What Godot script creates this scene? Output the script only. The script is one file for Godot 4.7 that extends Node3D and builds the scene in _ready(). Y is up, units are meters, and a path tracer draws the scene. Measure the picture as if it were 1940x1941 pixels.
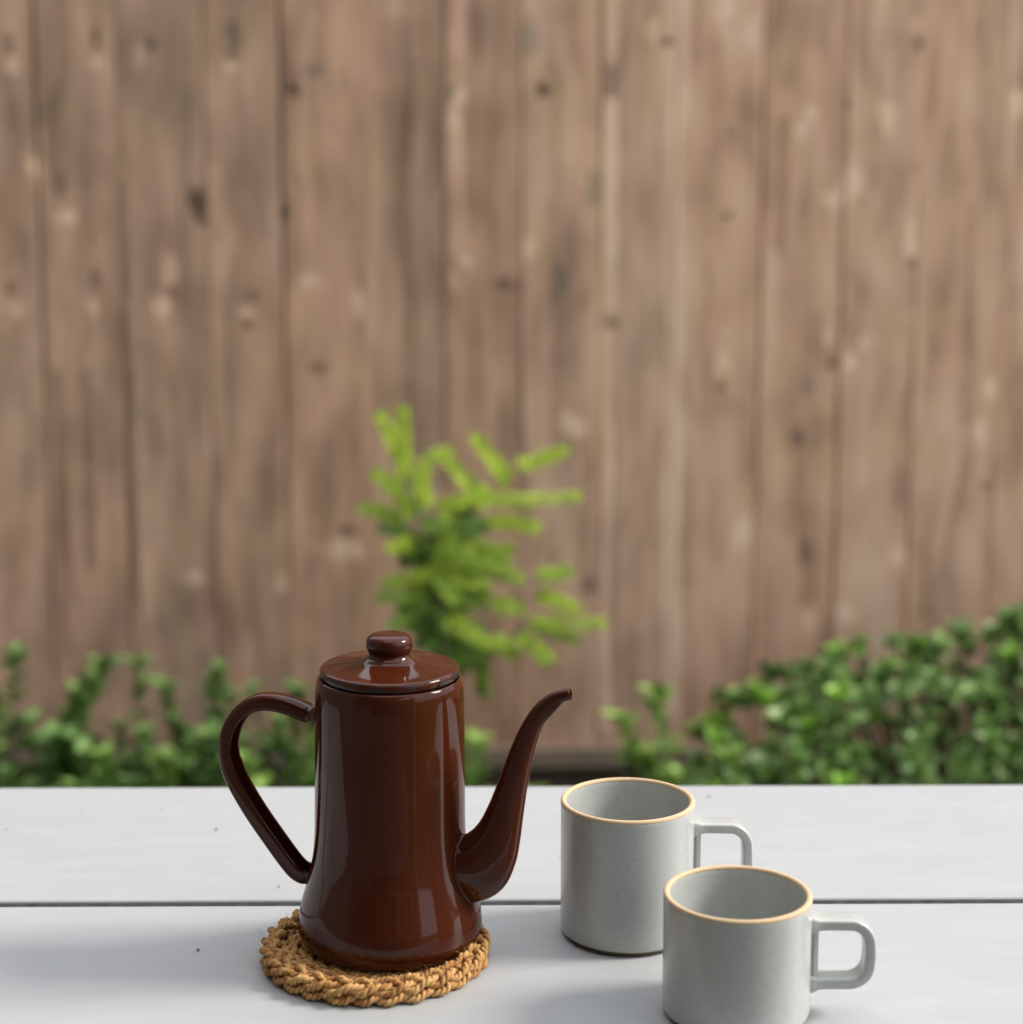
extends Node3D

const TABLE := 0.74        # height of the table top above the ground
const FENCE_Z := -3.45     # front face of the fence
const FENCE_TOP := 2.32
const TEX_TALL := 2.34
const FENCE_FOOT := 0.082

var rng := RandomNumberGenerator.new()
var taken := {}
var mats := {}
var fence_relief: ImageTexture


# ---------------------------------------------------------------- naming
func numbered(called: String) -> String:
	var n: int = taken.get(called, 0)
	taken[called] = n + 1
	return called if n == 0 else "%s_%03d" % [called, n]


func tag(o: Node3D, label: String, category := "", group := "", kind := "") -> Node3D:
	if label: o.set_meta("label", label)
	if category: o.set_meta("category", category)
	if group: o.set_meta("group", group)
	if kind: o.set_meta("kind", kind)
	return o


func thing(called: String, at: Vector3, label: String, category: String, group := "") -> Node3D:
	var o := Node3D.new()
	o.name = numbered(called)
	add_child(o, true)
	o.position = at
	return tag(o, label, category, group)


func part(called: String, mesh: Mesh, mat: Material, parent: Node) -> MeshInstance3D:
	var o := MeshInstance3D.new()
	if parent == self:
		o.name = numbered(called)
	else:
		var n := 0
		var nm := called
		while parent.has_node(NodePath(nm)):
			n += 1
			nm = "%s_%03d" % [called, n]
		o.name = nm
	o.mesh = mesh
	o.material_override = mat
	parent.add_child(o, true)
	return o


# ---------------------------------------------------------------- meshes
class Acc:
	var v := PackedVector3Array()
	var n := PackedVector3Array()
	var t := PackedVector2Array()
	var c := PackedColorArray()
	var ix := PackedInt32Array()

	# rows of points; the outside lies towards (along the rows' order) x (along a row)
	func grid(rows: Array, close_u: bool, close_v: bool, flip := false, uv = null, col = null) -> void:
		var nu := rows.size()
		var nv: int = rows[0].size()
		var base := v.size()
		for i in nu:
			var r: PackedVector3Array = rows[i]
			var ra: PackedVector3Array = rows[(i + nu - 1) % nu if close_u else maxi(i - 1, 0)]
			var rb: PackedVector3Array = rows[(i + 1) % nu if close_u else mini(i + 1, nu - 1)]
			for j in nv:
				var ja := (j + nv - 1) % nv if close_v else maxi(j - 1, 0)
				var jb := (j + 1) % nv if close_v else mini(j + 1, nv - 1)
				var du := rb[j] - ra[j]
				var dv := r[jb] - r[ja]
				if dv.length_squared() < 1e-14:   # a pole
					dv = (ra[jb] - ra[ja]) + (rb[jb] - rb[ja])
				var nn := du.cross(dv).normalized()
				if nn.length_squared() < 0.5:
					nn = Vector3.UP
				v.append(r[j])
				n.append(-nn if flip else nn)
				t.append(uv.call(i, j) if uv != null else Vector2(float(j) / nv, float(i) / nu))
				c.append(col.call(i, j) if col != null else Color.WHITE)
		for i in (nu if close_u else nu - 1):
			for j in (nv if close_v else nv - 1):
				var a := base + i * nv + j
				var b := base + ((i + 1) % nu) * nv + j
				var d := base + i * nv + (j + 1) % nv
				var e := base + ((i + 1) % nu) * nv + (j + 1) % nv
				if flip:
					ix.append_array(PackedInt32Array([a, b, d, b, e, d]))
				else:
					ix.append_array(PackedInt32Array([a, d, b, b, d, e]))

	func mesh() -> ArrayMesh:
		var a := []
		a.resize(Mesh.ARRAY_MAX)
		a[Mesh.ARRAY_VERTEX] = v
		a[Mesh.ARRAY_NORMAL] = n
		a[Mesh.ARRAY_TEX_UV] = t
		a[Mesh.ARRAY_COLOR] = c
		a[Mesh.ARRAY_INDEX] = ix
		var m := ArrayMesh.new()
		m.add_surface_from_arrays(Mesh.PRIMITIVE_TRIANGLES, a)
		return m


func smooth(pts: Array, n: int) -> Array:   # Catmull-Rom through 2D or 3D points, n steps to a span
	var out := []
	for i in pts.size() - 1:
		var a = pts[maxi(i - 1, 0)]
		var b = pts[i]
		var c = pts[i + 1]
		var d = pts[mini(i + 2, pts.size() - 1)]
		for k in n:
			out.append(b.cubic_interpolate(c, a, d, float(k) / n))
	out.append(pts[-1])
	return out


func lathe(profile: Array, segs: int, col = null, wobble := 0.0, seed_ := 0.0) -> ArrayMesh:
	var acc := Acc.new()
	var rows := []
	for p: Vector2 in profile:
		var r := PackedVector3Array()
		for j in segs:
			var a := TAU * j / segs
			var rr := p.x * (1.0 + wobble * (sin(2.0 * a + seed_) + 0.6 * sin(3.0 * a + seed_ * 2.0 + p.y * 40.0)))
			r.append(Vector3(rr * cos(a), p.y, rr * sin(a)))
		rows.append(r)
	acc.grid(rows, false, true, false, func(i, j): return Vector2(float(j) / segs, profile[i].y), col)
	return acc.mesh()


func tube(acc: Acc, path: Array, radius: Callable, sides: int, closed := false, col = null) -> void:
	var rows := []
	var n := path.size()
	var side := Vector3.ZERO
	for i in n:
		var a: Vector3 = path[(i + n - 1) % n if closed else maxi(i - 1, 0)]
		var b: Vector3 = path[(i + 1) % n if closed else mini(i + 1, n - 1)]
		var t := (b - a).normalized()
		if side == Vector3.ZERO:
			side = t.cross(Vector3.UP if absf(t.y) < 0.9 else Vector3.RIGHT).normalized()
		side = (side - t * side.dot(t)).normalized()
		var other := side.cross(t)
		var r: float = radius.call(i)
		var row := PackedVector3Array()
		for j in sides:
			var g := TAU * j / sides
			row.append(path[i] + (side * cos(g) + other * sin(g)) * r)
		rows.append(row)
	acc.grid(rows, closed, true, false, null, col)


# a box with its long edges eased, made as a swept rounded rectangle along x
func slab(size: Vector3, bevel: float) -> ArrayMesh:
	var acc := Acc.new()
	var h := size * 0.5
	var ring := func(x: float, inset: float) -> PackedVector3Array:
		var row := PackedVector3Array()
		var corners := [[1, 1], [-1, 1], [-1, -1], [1, -1]]
		for q in 4:
			for k in 5:
				var a := PI / 2.0 * (q + k / 4.0)
				row.append(Vector3(x, corners[q][1] * (h.y - bevel) + sin(a) * (bevel - inset), corners[q][0] * (h.z - bevel) + cos(a) * (bevel - inset)))
		return row
	var rows := []
	var mid := func(x: float) -> PackedVector3Array:
		var row := PackedVector3Array()
		for j in 20: row.append(Vector3(x, 0, 0))
		return row
	rows = [mid.call(-h.x), ring.call(-h.x, bevel * 0.98), ring.call(-h.x + 0.0001, bevel * 0.5), ring.call(-h.x + bevel, 0.0), ring.call(h.x - bevel, 0.0), ring.call(h.x - 0.0001, bevel * 0.5), ring.call(h.x, bevel * 0.98), mid.call(h.x)]
	acc.grid(rows, false, true, true)
	return acc.mesh()


func box(size: Vector3) -> BoxMesh:
	var b := BoxMesh.new()
	b.size = size
	return b


# ---------------------------------------------------------------- materials
func lin(r: float, g: float, b: float) -> Color:
	return Color(r, g, b).linear_to_srgb()


func noise_tex(freq: float, octaves: int, seed_: int, lo: Color, hi: Color, size := 512, normal := false, bump := 1.0) -> NoiseTexture2D:
	var f := FastNoiseLite.new()
	f.noise_type = FastNoiseLite.TYPE_SIMPLEX_SMOOTH
	f.frequency = freq
	f.fractal_octaves = octaves
	f.seed = seed_
	var t := NoiseTexture2D.new()
	t.width = size
	t.height = size
	t.seamless = true
	t.noise = f
	if normal:
		t.as_normal_map = true
		t.bump_strength = bump
	else:
		var g := Gradient.new()
		g.colors = PackedColorArray([lo, hi])
		t.color_ramp = g
	return t


func plain(color: Color, rough: float, spec := 0.5) -> StandardMaterial3D:
	var m := StandardMaterial3D.new()
	m.albedo_color = color
	m.roughness = rough
	m.metallic_specular = spec
	return m


func triplanar(m: StandardMaterial3D, scale: Vector3, world := false) -> StandardMaterial3D:
	m.uv1_triplanar = true
	m.uv1_world_triplanar = world
	m.uv1_scale = scale
	return m


func make_materials() -> void:
	# painted planks: light grey satin paint with a faint brush grain along the plank
	var m := plain(Color.WHITE, 0.42)
	m.albedo_texture = noise_tex(0.012, 4, 3, lin(0.394, 0.404, 0.408), lin(0.420, 0.429, 0.433))
	m.roughness_texture = noise_tex(0.02, 3, 9, Color(0.75, 0.75, 0.75), Color(1, 1, 1))
	m.roughness = 0.55
	m.normal_enabled = true
	m.normal_texture = noise_tex(0.03, 4, 5, Color.BLACK, Color.WHITE, 512, true, 3.0)
	m.normal_scale = 0.14
	mats.paint = triplanar(m, Vector3(0.9, 6.0, 6.0))
	m = plain(Color.WHITE, 0.9, 0.3)
	m.albedo_texture = noise_tex(0.03, 4, 13, lin(0.028, 0.028, 0.030), lin(0.07, 0.07, 0.074))
	mats.joint = triplanar(m, Vector3(5, 5, 5))  # dark colour standing in for the shade between the planks
	mats.frame_paint = plain(lin(0.42, 0.43, 0.45), 0.6)

	# brown enamel
	m = plain(Color.WHITE, 0.5, 0.0)
	m.vertex_color_use_as_albedo = true
	m.clearcoat_enabled = true
	m.clearcoat = 0.8
	m.clearcoat_texture = noise_tex(0.012, 5, 23, Color(0.62, 0.62, 0.62), Color(1, 1, 1), 256)
	m.clearcoat_roughness = 0.05
	m.normal_enabled = true
	m.normal_texture = noise_tex(0.014, 3, 21, Color.BLACK, Color.WHITE, 256, true, 4.0)
	m.normal_scale = 0.13
	mats.enamel = triplanar(m, Vector3(5, 5, 5))

	# stoneware glaze, bare clay
	m = plain(Color.WHITE, 0.34)
	m.albedo_texture = noise_tex(0.045, 4, 31, lin(0.395, 0.410, 0.385), lin(0.460, 0.470, 0.447))
	m.clearcoat_enabled = true
	(m.albedo_texture as NoiseTexture2D).color_ramp.add_point(0.10, lin(0.405, 0.418, 0.395))
	(m.albedo_texture as NoiseTexture2D).color_ramp.set_color(0, lin(0.24, 0.23, 0.19))
	m.clearcoat = 0.45
	m.clearcoat_roughness = 0.16
	m.normal_enabled = true
	m.normal_texture = noise_tex(0.02, 3, 33, Color.BLACK, Color.WHITE, 256, true, 3.0)
	m.normal_scale = 0.06
	mats.glaze = triplanar(m, Vector3(9, 9, 9))
	m = plain(Color.WHITE, 0.8)
	m.albedo_texture = noise_tex(0.06, 4, 37, lin(0.52, 0.36, 0.20), lin(0.70, 0.52, 0.33))
	mats.clay = triplanar(m, Vector3(14, 14, 14))
	mats.foot_clay = plain(lin(0.20, 0.15, 0.10), 0.85)

	# jute yarn
	m = plain(Color.WHITE, 0.85, 0.3)
	m.vertex_color_use_as_albedo = true
	m.normal_enabled = true
	m.normal_texture = noise_tex(0.08, 3, 41, Color.BLACK, Color.WHITE, 256, true, 6.0)
	m.normal_scale = 0.8
	m.uv1_scale = Vector3(2, 300, 1)
	mats.jute = triplanar(m, Vector3(60, 60, 60))

	# fence wood: see fence_texture()
	m = plain(Color.WHITE, 0.82, 0.35)
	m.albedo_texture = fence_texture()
	m.normal_enabled = true
	m.normal_texture = fence_relief
	m.normal_scale = 0.6
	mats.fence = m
	mats.fence_back = plain(lin(0.24, 0.17, 0.12), 0.9)
	m = plain(Color.WHITE, 0.85)
	m.albedo_texture = noise_tex(0.03, 4, 53, lin(0.26, 0.19, 0.135), lin(0.38, 0.28, 0.20))
	mats.kickboard = triplanar(m, Vector3(0.6, 6, 6))

	# plants: vertex colours give each leaf its own green
	m = plain(Color.WHITE, 0.55, 0.35)
	m.vertex_color_use_as_albedo = true
	m.backlight_enabled = true
	m.backlight = Color(0.55, 0.6, 0.3)
	mats.leaf = m
	m = plain(Color.WHITE, 0.48)
	m.vertex_color_use_as_albedo = true
	m.backlight_enabled = true
	m.backlight = Color(0.25, 0.3, 0.15)
	mats.glossy_leaf = m
	mats.stem = plain(lin(0.09, 0.075, 0.04), 0.8)
	mats.green_stem = plain(lin(0.12, 0.16, 0.04), 0.7)

	m = plain(Color.WHITE, 0.95, 0.2)
	m.albedo_texture = noise_tex(0.02, 5, 61, lin(0.018, 0.013, 0.009), lin(0.06, 0.045, 0.03))
	mats.soil = triplanar(m, Vector3(1.5, 1.5, 1.5), true)
	m = plain(Color.WHITE, 0.95, 0.2)
	m.albedo_texture = noise_tex(0.02, 5, 63, lin(0.05, 0.075, 0.02), lin(0.10, 0.12, 0.045))
	mats.lawn = triplanar(m, Vector3(0.7, 0.7, 0.7), true)
	mats.debris = plain(lin(0.14, 0.12, 0.08), 0.9)
	m = plain(Color.WHITE, 0.9)
	m.albedo_texture = noise_tex(0.03, 5, 65, lin(0.10, 0.098, 0.09), lin(0.17, 0.165, 0.155))
	mats.concrete = triplanar(m, Vector3(0.8, 0.8, 0.8), true)
	mats.siding = plain(lin(0.13, 0.125, 0.12), 0.8)
	mats.trim = plain(lin(0.55, 0.55, 0.53), 0.6)
	mats.dark_glass = plain(lin(0.02, 0.022, 0.025), 0.08)
	mats.roofing = plain(lin(0.07, 0.065, 0.06), 0.9)


# ---------------------------------------------------------------- fence
# knots and pale spots: kind, then x, y, half width, half height in millimetres on the fence
const KNOTS := "d-932,1470,10,22 d-776,1480,10,26 d-669,1467,9,12 g-518,1489,16,26 d-521,1452,10,12 k-589,1171,15,34 d-849,1205,13,24 d-641,1009,9,10 d-790,1029,10,18 d-948,1017,9,14 d-491,1002,12,12 d-500,947,12,8 k-409,1388,9,11 g-366,1421,16,12 k-425,1158,9,24 d-365,863,14,10 d-317,549,20,14 k57,1388,13,12 g34,1472,18,40 k289,1473,17,9 d404,1507,8,9 k407,1153,10,8 g417,1305,9,9 d193,951,14,9 d760,1471,12,9 k625,1357,6,14 d755,1065,9,12 k611,873,8,10 g565,832,10,14 d912,637,14,9 d397,830,9,8 d155,437,14,14 d757,1241,8,7 d545,730,16,26 d565,514,12,24 g-113,1380,10,14 g159,1200,14,40 g90,1022,16,34 d-10,1022,22,12"
const PALE_SPOTS := "p-931,1426,13,14 p-776,1435,13,11 p-691,1440,10,17 p-523,1428,10,8 p-892,1245,16,12 p-844,1151,20,12 p-643,1052,22,24 p-666,985,20,12 p-939,974,13,12 p-794,982,14,12 p-502,971,18,8 p-386,1029,20,12 p-291,995,14,16 p-98,1371,14,10 p-108,1347,8,18 p-110,1034,9,16 p-88,1067,16,9 p-336,514,40,16 p-295,511,14,12 p-447,442,13,13 p-614,457,22,12 p265,1500,13,20 p391,1529,22,24 p446,1482,12,26 p36,1096,12,14 p751,1505,12,15 p554,1345,11,10 p540,1313,13,13 p646,1216,18,22 p604,1186,22,13 p751,1101,11,20 p945,1366,16,18 p644,876,12,12 p667,909,11,14 p600,922,9,14 p915,829,16,13 p895,745,14,22 p447,551,14,20 p581,375,20,22 p644,389,24,14 p749,499,14,14 p402,874,18,24 p131,750,16,16 p699,1342,16,20 p106,760,12,22"
const EDGES := [-1.189, -1.04, -0.889, -0.737, -0.572, -0.431, -0.278, -0.126, 0.019, 0.167, 0.306, 0.469, 0.625, 0.764, 0.922, 1.075, 1.226]
# pale streaks, light on board edges painted in: x, top, bottom, half width in millimetres, strength in percent
const STREAKS := [[184, 1371, 975, 12, 95], [183, 1600, 1440, 13, 55], [183, 938, 150, 10, 75], [307, 1600, 960, 18, 70], [309, 960, 180, 16, 85], [-106, 1340, 1080, 15, 42], [-100, 1600, 1450, 14, 40], [490, 1090, 720, 9, 35], [-558, 1250, 700, 12, 30], [468, 1650, 1400, 10, 30], [605, 1180, 930, 8, 25], [-705, 760, 380, 14, 22], [930, 1600, 1000, 8, 25], [690, 1620, 1380, 12, 25]]
# dark weathered bands: x, top, bottom, half width, strength
const BANDS := [[-162, 1600, 640, 40, 44], [-212, 1520, 560, 26, 36], [-729, 1220, 1000, 9, 55], [-728, 980, 400, 10, 55], [-866, 860, 300, 9, 50], [-812, 860, 480, 10, 60], [-423, 1560, 1120, 8, 30], [-277, 1560, 1000, 9, 28], [372, 1480, 1180, 18, 26], [505, 1340, 1080, 10, 32], [612, 1150, 880, 7, 38], [755, 1060, 980, 9, 30], [560, 700, 400, 14, 25], [866, 1180, 760, 7, 28], [100, 1250, 700, 24, 14], [-880, 1560, 1330, 20, 25]]

func fence_texture() -> ImageTexture:
	var w := 1152
	var h := 1088
	var tall := TEX_TALL
	var wide := 2.415      # EDGES[0] .. EDGES[-1]
	var grain := FastNoiseLite.new()
	grain.noise_type = FastNoiseLite.TYPE_SIMPLEX_SMOOTH
	grain.seed = 7
	grain.frequency = 1.0
	grain.fractal_octaves = 3
	var patch := FastNoiseLite.new()
	patch.noise_type = FastNoiseLite.TYPE_SIMPLEX_SMOOTH
	patch.seed = 11
	patch.frequency = 1.0
	patch.fractal_octaves = 3
	# one tone to a board: brightness with the left-to-right light falloff painted in, greyness
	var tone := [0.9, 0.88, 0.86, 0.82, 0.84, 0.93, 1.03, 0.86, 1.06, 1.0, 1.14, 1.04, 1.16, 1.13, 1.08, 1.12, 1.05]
	var grey := [0.3, 0.45, 0.35, 0.45, 0.25, -0.1, 0.3, 0.1, 0.3, 0.45, 0.2, 0.15, 0.35, 0.2, 0.25, 0.2, 0.3]
	var lum := PackedFloat32Array()
	var gry := PackedFloat32Array()
	lum.resize(w * h)
	gry.resize(w * h)
	# the grain runs round each knot
	var warp := PackedFloat32Array()
	warp.resize(w * h)
	for word in KNOTS.split(" "):
		var q := word.substr(1).split_floats(",")
		var rx := q[2] / 1000.0
		var ry := q[3] / 1000.0
		for iy in range(maxi(0, int((1.0 - (q[1] / 1000.0 + ry * 4.0) / tall) * h)), mini(h, int((1.0 - (q[1] / 1000.0 - ry * 4.0) / tall) * h))):
			var dy := (tall * (1.0 - (iy + 0.5) / h) - q[1] / 1000.0) / (ry * 2.0)
			for ix in range(maxi(0, int((q[0] / 1000.0 - rx * 4.0 - EDGES[0]) / wide * w)), mini(w, int((q[0] / 1000.0 + rx * 4.0 - EDGES[0]) / wide * w))):
				var dx: float = (EDGES[0] + wide * (ix + 0.5) / w - q[0] / 1000.0) / (rx * 1.6)
				warp[iy * w + ix] -= dx * rx * 1.3 * exp(-dx * dx - dy * dy)
	for x in w:
		var mx: float = EDGES[0] + wide * (x + 0.5) / w
		var b := 0
		while b < EDGES.size() - 2 and EDGES[b + 1] < mx: b += 1
		for y in h:
			var my := tall * (1.0 - (y + 0.5) / h)
			var bend := patch.get_noise_2d(my * 2.2 + b * 31.0, mx * 3.0) * 0.02
			var k := y * w + x
			var sx := mx + bend + warp[k]
			var g := grain.get_noise_2d(sx * 70.0 + b * 17.0, my * 2.6)
			var g2 := patch.get_noise_2d(sx * 20.0 + b * 41.0, my * 1.8 + 50.0)
			var q := patch.get_noise_2d(sx * 8.0 + b * 13.0, my * 4.2)
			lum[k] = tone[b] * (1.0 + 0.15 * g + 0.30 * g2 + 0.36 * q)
			gry[k] = clampf(grey[b] - 0.1 + 0.5 * patch.get_noise_2d(mx * 6.0 + 90.0 + b * 7.0, my * 1.3), 0.0, 1.0)
	var relief := Image.create(w, h, false, Image.FORMAT_L8)
	for y in h:
		for x in w:
			var v := clampf(lum[y * w + x] * 0.55, 0.0, 1.0)
			relief.set_pixel(x, y, Color(v, v, v))
	relief.bump_map_to_normal_map(2.5)
	fence_relief = ImageTexture.create_from_image(relief)
	var spot := func(x: float, y: float, rx: float, ry: float, f: Callable) -> void:
		var cx := (x - EDGES[0]) / wide * w
		var cy := (1.0 - y / tall) * h
		var px := rx / wide * w
		var py := ry / tall * h
		for iy in range(maxi(0, int(cy - py * 3)), mini(h, int(cy + py * 3) + 1)):
			for ix in range(maxi(0, int(cx - px * 3)), mini(w, int(cx + px * 3) + 1)):
				var dx := (ix + 0.5 - cx) / px
				var dy := (iy + 0.5 - cy) / py
				var wob := 1.0 + 0.75 * grain.get_noise_2d(ix * 0.05, iy * 0.022)
				f.call(iy * w + ix, sqrt(dx * dx + dy * dy) * wob)
	for s in STREAKS + BANDS:
		var dark := BANDS.has(s)
		var top: float = s[1] / 1000.0
		var low: float = s[2] / 1000.0
		for iy in range(maxi(0, int((1.0 - (top + 0.03) / tall) * h)), mini(h, int((1.0 - (low - 0.03) / tall) * h))):
			var my := tall * (1.0 - (iy + 0.5) / h)
			var end := smoothstep(low - 0.02, low + 0.012, my) * (1.0 - smoothstep(top - 0.008, top + 0.006, my))
			var wav := 0.004 * patch.get_noise_2d(my * 3.0, s[0] * 0.1)
			var amount := 1.0 + 0.5 * patch.get_noise_2d(my * 4.0, s[0] * 0.3 + 9.0)
			var wd: float = s[3] / 1000.0 * (1.0 + 0.35 * patch.get_noise_2d(my * 2.5, s[0] * 0.2 + 40.0))
			var cx: float = s[0] / 1000.0 + wav
			for ix in range(maxi(0, int((cx - wd * 2.0 - EDGES[0]) / wide * w)), mini(w, int((cx + wd * 2.0 - EDGES[0]) / wide * w) + 1)):
				var mx: float = EDGES[0] + wide * (ix + 0.5) / w
				var a: float = end * (1.0 - smoothstep(0.55, 1.45, absf(mx - cx) / wd)) * amount * s[4] / 100.0
				var k := iy * w + ix
				if dark:
					lum[k] *= 1.0 - 0.62 * a
				else:
					lum[k] *= 1.0 + 0.92 * a
	for word in PALE_SPOTS.split(" "):
		var q := word.substr(1).split_floats(",")
		spot.call(q[0] / 1000.0, q[1] / 1000.0, q[2] / 1150.0, q[3] / 800.0, func(k, d): lum[k] *= 1.0 + 0.85 * (1.0 - smoothstep(0.1, 1.6, d)))
	for word in KNOTS.split(" "):
		var q := word.substr(1).split_floats(",")
		var kind := word[0]
		var depth: float = {"d": 0.5, "k": 0.72, "g": 0.28}[kind]
		spot.call(q[0] / 1000.0, q[1] / 1000.0, q[2] / 1000.0, q[3] / 1000.0, func(k, d):
			lum[k] *= 1.0 - depth * (1.0 - smoothstep(0.5, 1.3, d))
			if kind == "g":
				gry[k] = lerpf(gry[k], 1.0, 1.0 - smoothstep(0.5, 1.4, d)))
	var data := PackedByteArray()
	data.resize(w * h * 3)
	var warm := Vector3(0.63, 0.380, 0.248)
	var cool := Vector3(0.54, 0.375, 0.262)
	for k in w * h:
		var c := warm.lerp(cool, gry[k]) * minf(lum[k], 1.12)
		c = c.lerp(Vector3(0.90, 0.635, 0.45), clampf((lum[k] - 1.12) / 0.75, 0.0, 1.0))   # pale wood, with the painted light on board edges
		var hue := patch.get_noise_2d((k % w) * 0.02, (k / w) * 0.008 + 300.0)   # rosy and tawny patches
		c.y *= 1.0 - 0.02 * hue
		c.z *= 1.0 + 0.06 * hue
		var s := Color(c.x, c.y, c.z).linear_to_srgb()
		data[k * 3] = clampi(int(s.r * 255.0), 0, 255)
		data[k * 3 + 1] = clampi(int(s.g * 255.0), 0, 255)
		data[k * 3 + 2] = clampi(int(s.b * 255.0), 0, 255)
	return ImageTexture.create_from_image(Image.create_from_data(w, h, false, Image.FORMAT_RGB8, data))


func picket_mesh(x0: float, x1: float, tex_x: float, cup: float) -> ArrayMesh:
	# a board with eased edges, slightly cupped and bowed; x runs from 0 at its middle
	var acc := Acc.new()
	var w := x1 - x0
	var hw := w * 0.5 - 0.0008
	var th := 0.015
	var across := [[-hw, -th], [-hw, -0.004], [-hw + 0.0007, -0.0007], [-hw + 0.003, 0.0], [-hw * 0.5, 0.0], [0.0, 0.0], [hw * 0.5, 0.0], [hw - 0.003, 0.0], [hw - 0.0007, -0.0007], [hw, -0.004], [hw, -th]]
	var rows := []
	var n := 12
	var ph := rng.randf() * TAU
	for i in n + 1:
		var y := lerpf(FENCE_FOOT, FENCE_TOP, float(i) / n)
		var row := PackedVector3Array()
		for a in across:
			var shift := 0.0015 * sin(y * 2.3 + ph)
			row.append(Vector3(a[0] + shift, y, a[1] + cup * (a[0] / hw) * (a[0] / hw) + 0.002 * sin(y * 1.7 + ph)))
		rows.append(row)
	var mid := (x0 + x1) * 0.5
	acc.grid(rows, false, false, true, func(i, j):
		var p: Vector3 = rows[i][j]
		return Vector2((tex_x + p.x - EDGES[0]) / 2.415, 1.0 - p.y / TEX_TALL))
	var back := [PackedVector3Array(), PackedVector3Array()]
	for s in [0, 1]:
		var y := FENCE_FOOT if s == 0 else FENCE_TOP
		back[s] = PackedVector3Array([Vector3(-hw, y, -th), Vector3(hw, y, -th)])
	acc.grid(back, false, false, false, func(_i, _j): return Vector2(0.5, 0.5))
	for y in [FENCE_FOOT, FENCE_TOP]:
		acc.grid([PackedVector3Array([Vector3(-hw, y, -th), Vector3(hw, y, -th)]), PackedVector3Array([Vector3(-hw, y, -0.001), Vector3(hw, y, -0.001)])], false, false, y == FENCE_FOOT, func(_i, j): return Vector2((tex_x + (j - 0.5) * w * 0.8 - EDGES[0]) / 2.415, 1.0 - y / TEX_TALL))
	return acc.mesh()


func build_fence() -> void:
	var f := thing("wooden_fence", Vector3(0, 0, FENCE_Z), "weathered brown fence of tall vertical wood pickets with knots behind the table", "fence")
	var edges := EDGES.duplicate()
	for k in 14:
		edges.push_front(edges[0] - 0.151)
		edges.push_back(edges[-1] + 0.151)
	for i in edges.size() - 1:
		var x0: float = edges[i]
		var x1: float = edges[i + 1]
		var mid := (x0 + x1) * 0.5
		var tex := mid
		if mid < EDGES[0] or mid > EDGES[-1]:
			var k := posmod(i * 5, EDGES.size() - 1)
			tex = (EDGES[k] + EDGES[k + 1]) * 0.5
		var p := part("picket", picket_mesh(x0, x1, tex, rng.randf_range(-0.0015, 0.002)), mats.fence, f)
		p.position = Vector3(mid, 0, rng.randf_range(-0.0022, 0.0022))
		p.rotation.z = deg_to_rad(rng.randf_range(-0.12, 0.12))
	for i in range(1, edges.size() - 1):     # a second, hidden layer closes the joints
		var p := part("back_picket", box(Vector3(0.09, FENCE_TOP - FENCE_FOOT - 0.02, 0.014)), mats.fence_back, f)
		p.position = Vector3(edges[i], (FENCE_TOP + FENCE_FOOT) * 0.5, -0.0255)
	for y in [0.35, 1.15, 2.05]:
		var r := part("rail", box(Vector3(6.4, 0.085, 0.038)), mats.fence_back, f)
		r.position = Vector3(0, y, -0.065)
	var k := part("kickboard", slab(Vector3(6.4, 0.042, 0.018), 0.004), mats.kickboard, f)
	k.position = Vector3(0, FENCE_FOOT + 0.021, 0.0145)


# ---------------------------------------------------------------- table
func build_table() -> void:
	var t := thing("outdoor_table", Vector3(0, 0, -1.044), "light grey painted plank table with a dark gap between its boards", "table")
	t.rotation.y = deg_to_rad(0.55)
	var z := -0.3545       # far edge, measured from the middle of the top
	for d in [0.2310, 0.2325]:
		var p := part("plank", slab(Vector3(1.9, 0.028, d), 0.0022), mats.paint, t)
		p.position = Vector3(0, TABLE - 0.014, z + d * 0.5)
		z += d + 0.0088
	var shade_strip := part("joint_shade", slab(Vector3(1.88, 0.02, 0.0086), 0.001), mats.joint, t)  # dark strip added to paint the shade inside the gap
	shade_strip.position = Vector3(0, TABLE - 0.0114, -0.3545 + 0.2310 + 0.0044)
	for x in [-0.7, 0.7]:
		var b := part("cross_batten", slab(Vector3(0.09, 0.04, 0.42), 0.003), mats.frame_paint, t)
		b.position = Vector3(x, TABLE - 0.049, -0.12)
		for s in [-1, 1]:
			var l := part("leg", slab(Vector3(0.07, TABLE - 0.069, 0.07), 0.003), mats.frame_paint, t)
			l.position = Vector3(x, (TABLE - 0.069) * 0.5, -0.12 + s * 0.16)
	var a := part("stretcher", slab(Vector3(1.33, 0.07, 0.035), 0.003), mats.frame_paint, t)
	a.position = Vector3(0, 0.3, -0.12)


# ---------------------------------------------------------------- coffee pot
func enamel_color(p: Vector3) -> Color:
	return Color(0.058, 0.0138, 0.0056)


func body_radius(prof: Array, y: float) -> float:
	for i in prof.size() - 1:
		if prof[i + 1].y >= y:
			var s: float = clampf((y - prof[i].y) / maxf(prof[i + 1].y - prof[i].y, 1e-6), 0.0, 1.0)
			return lerpf(prof[i].x, prof[i + 1].x, s)
	return prof[-1].x


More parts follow.
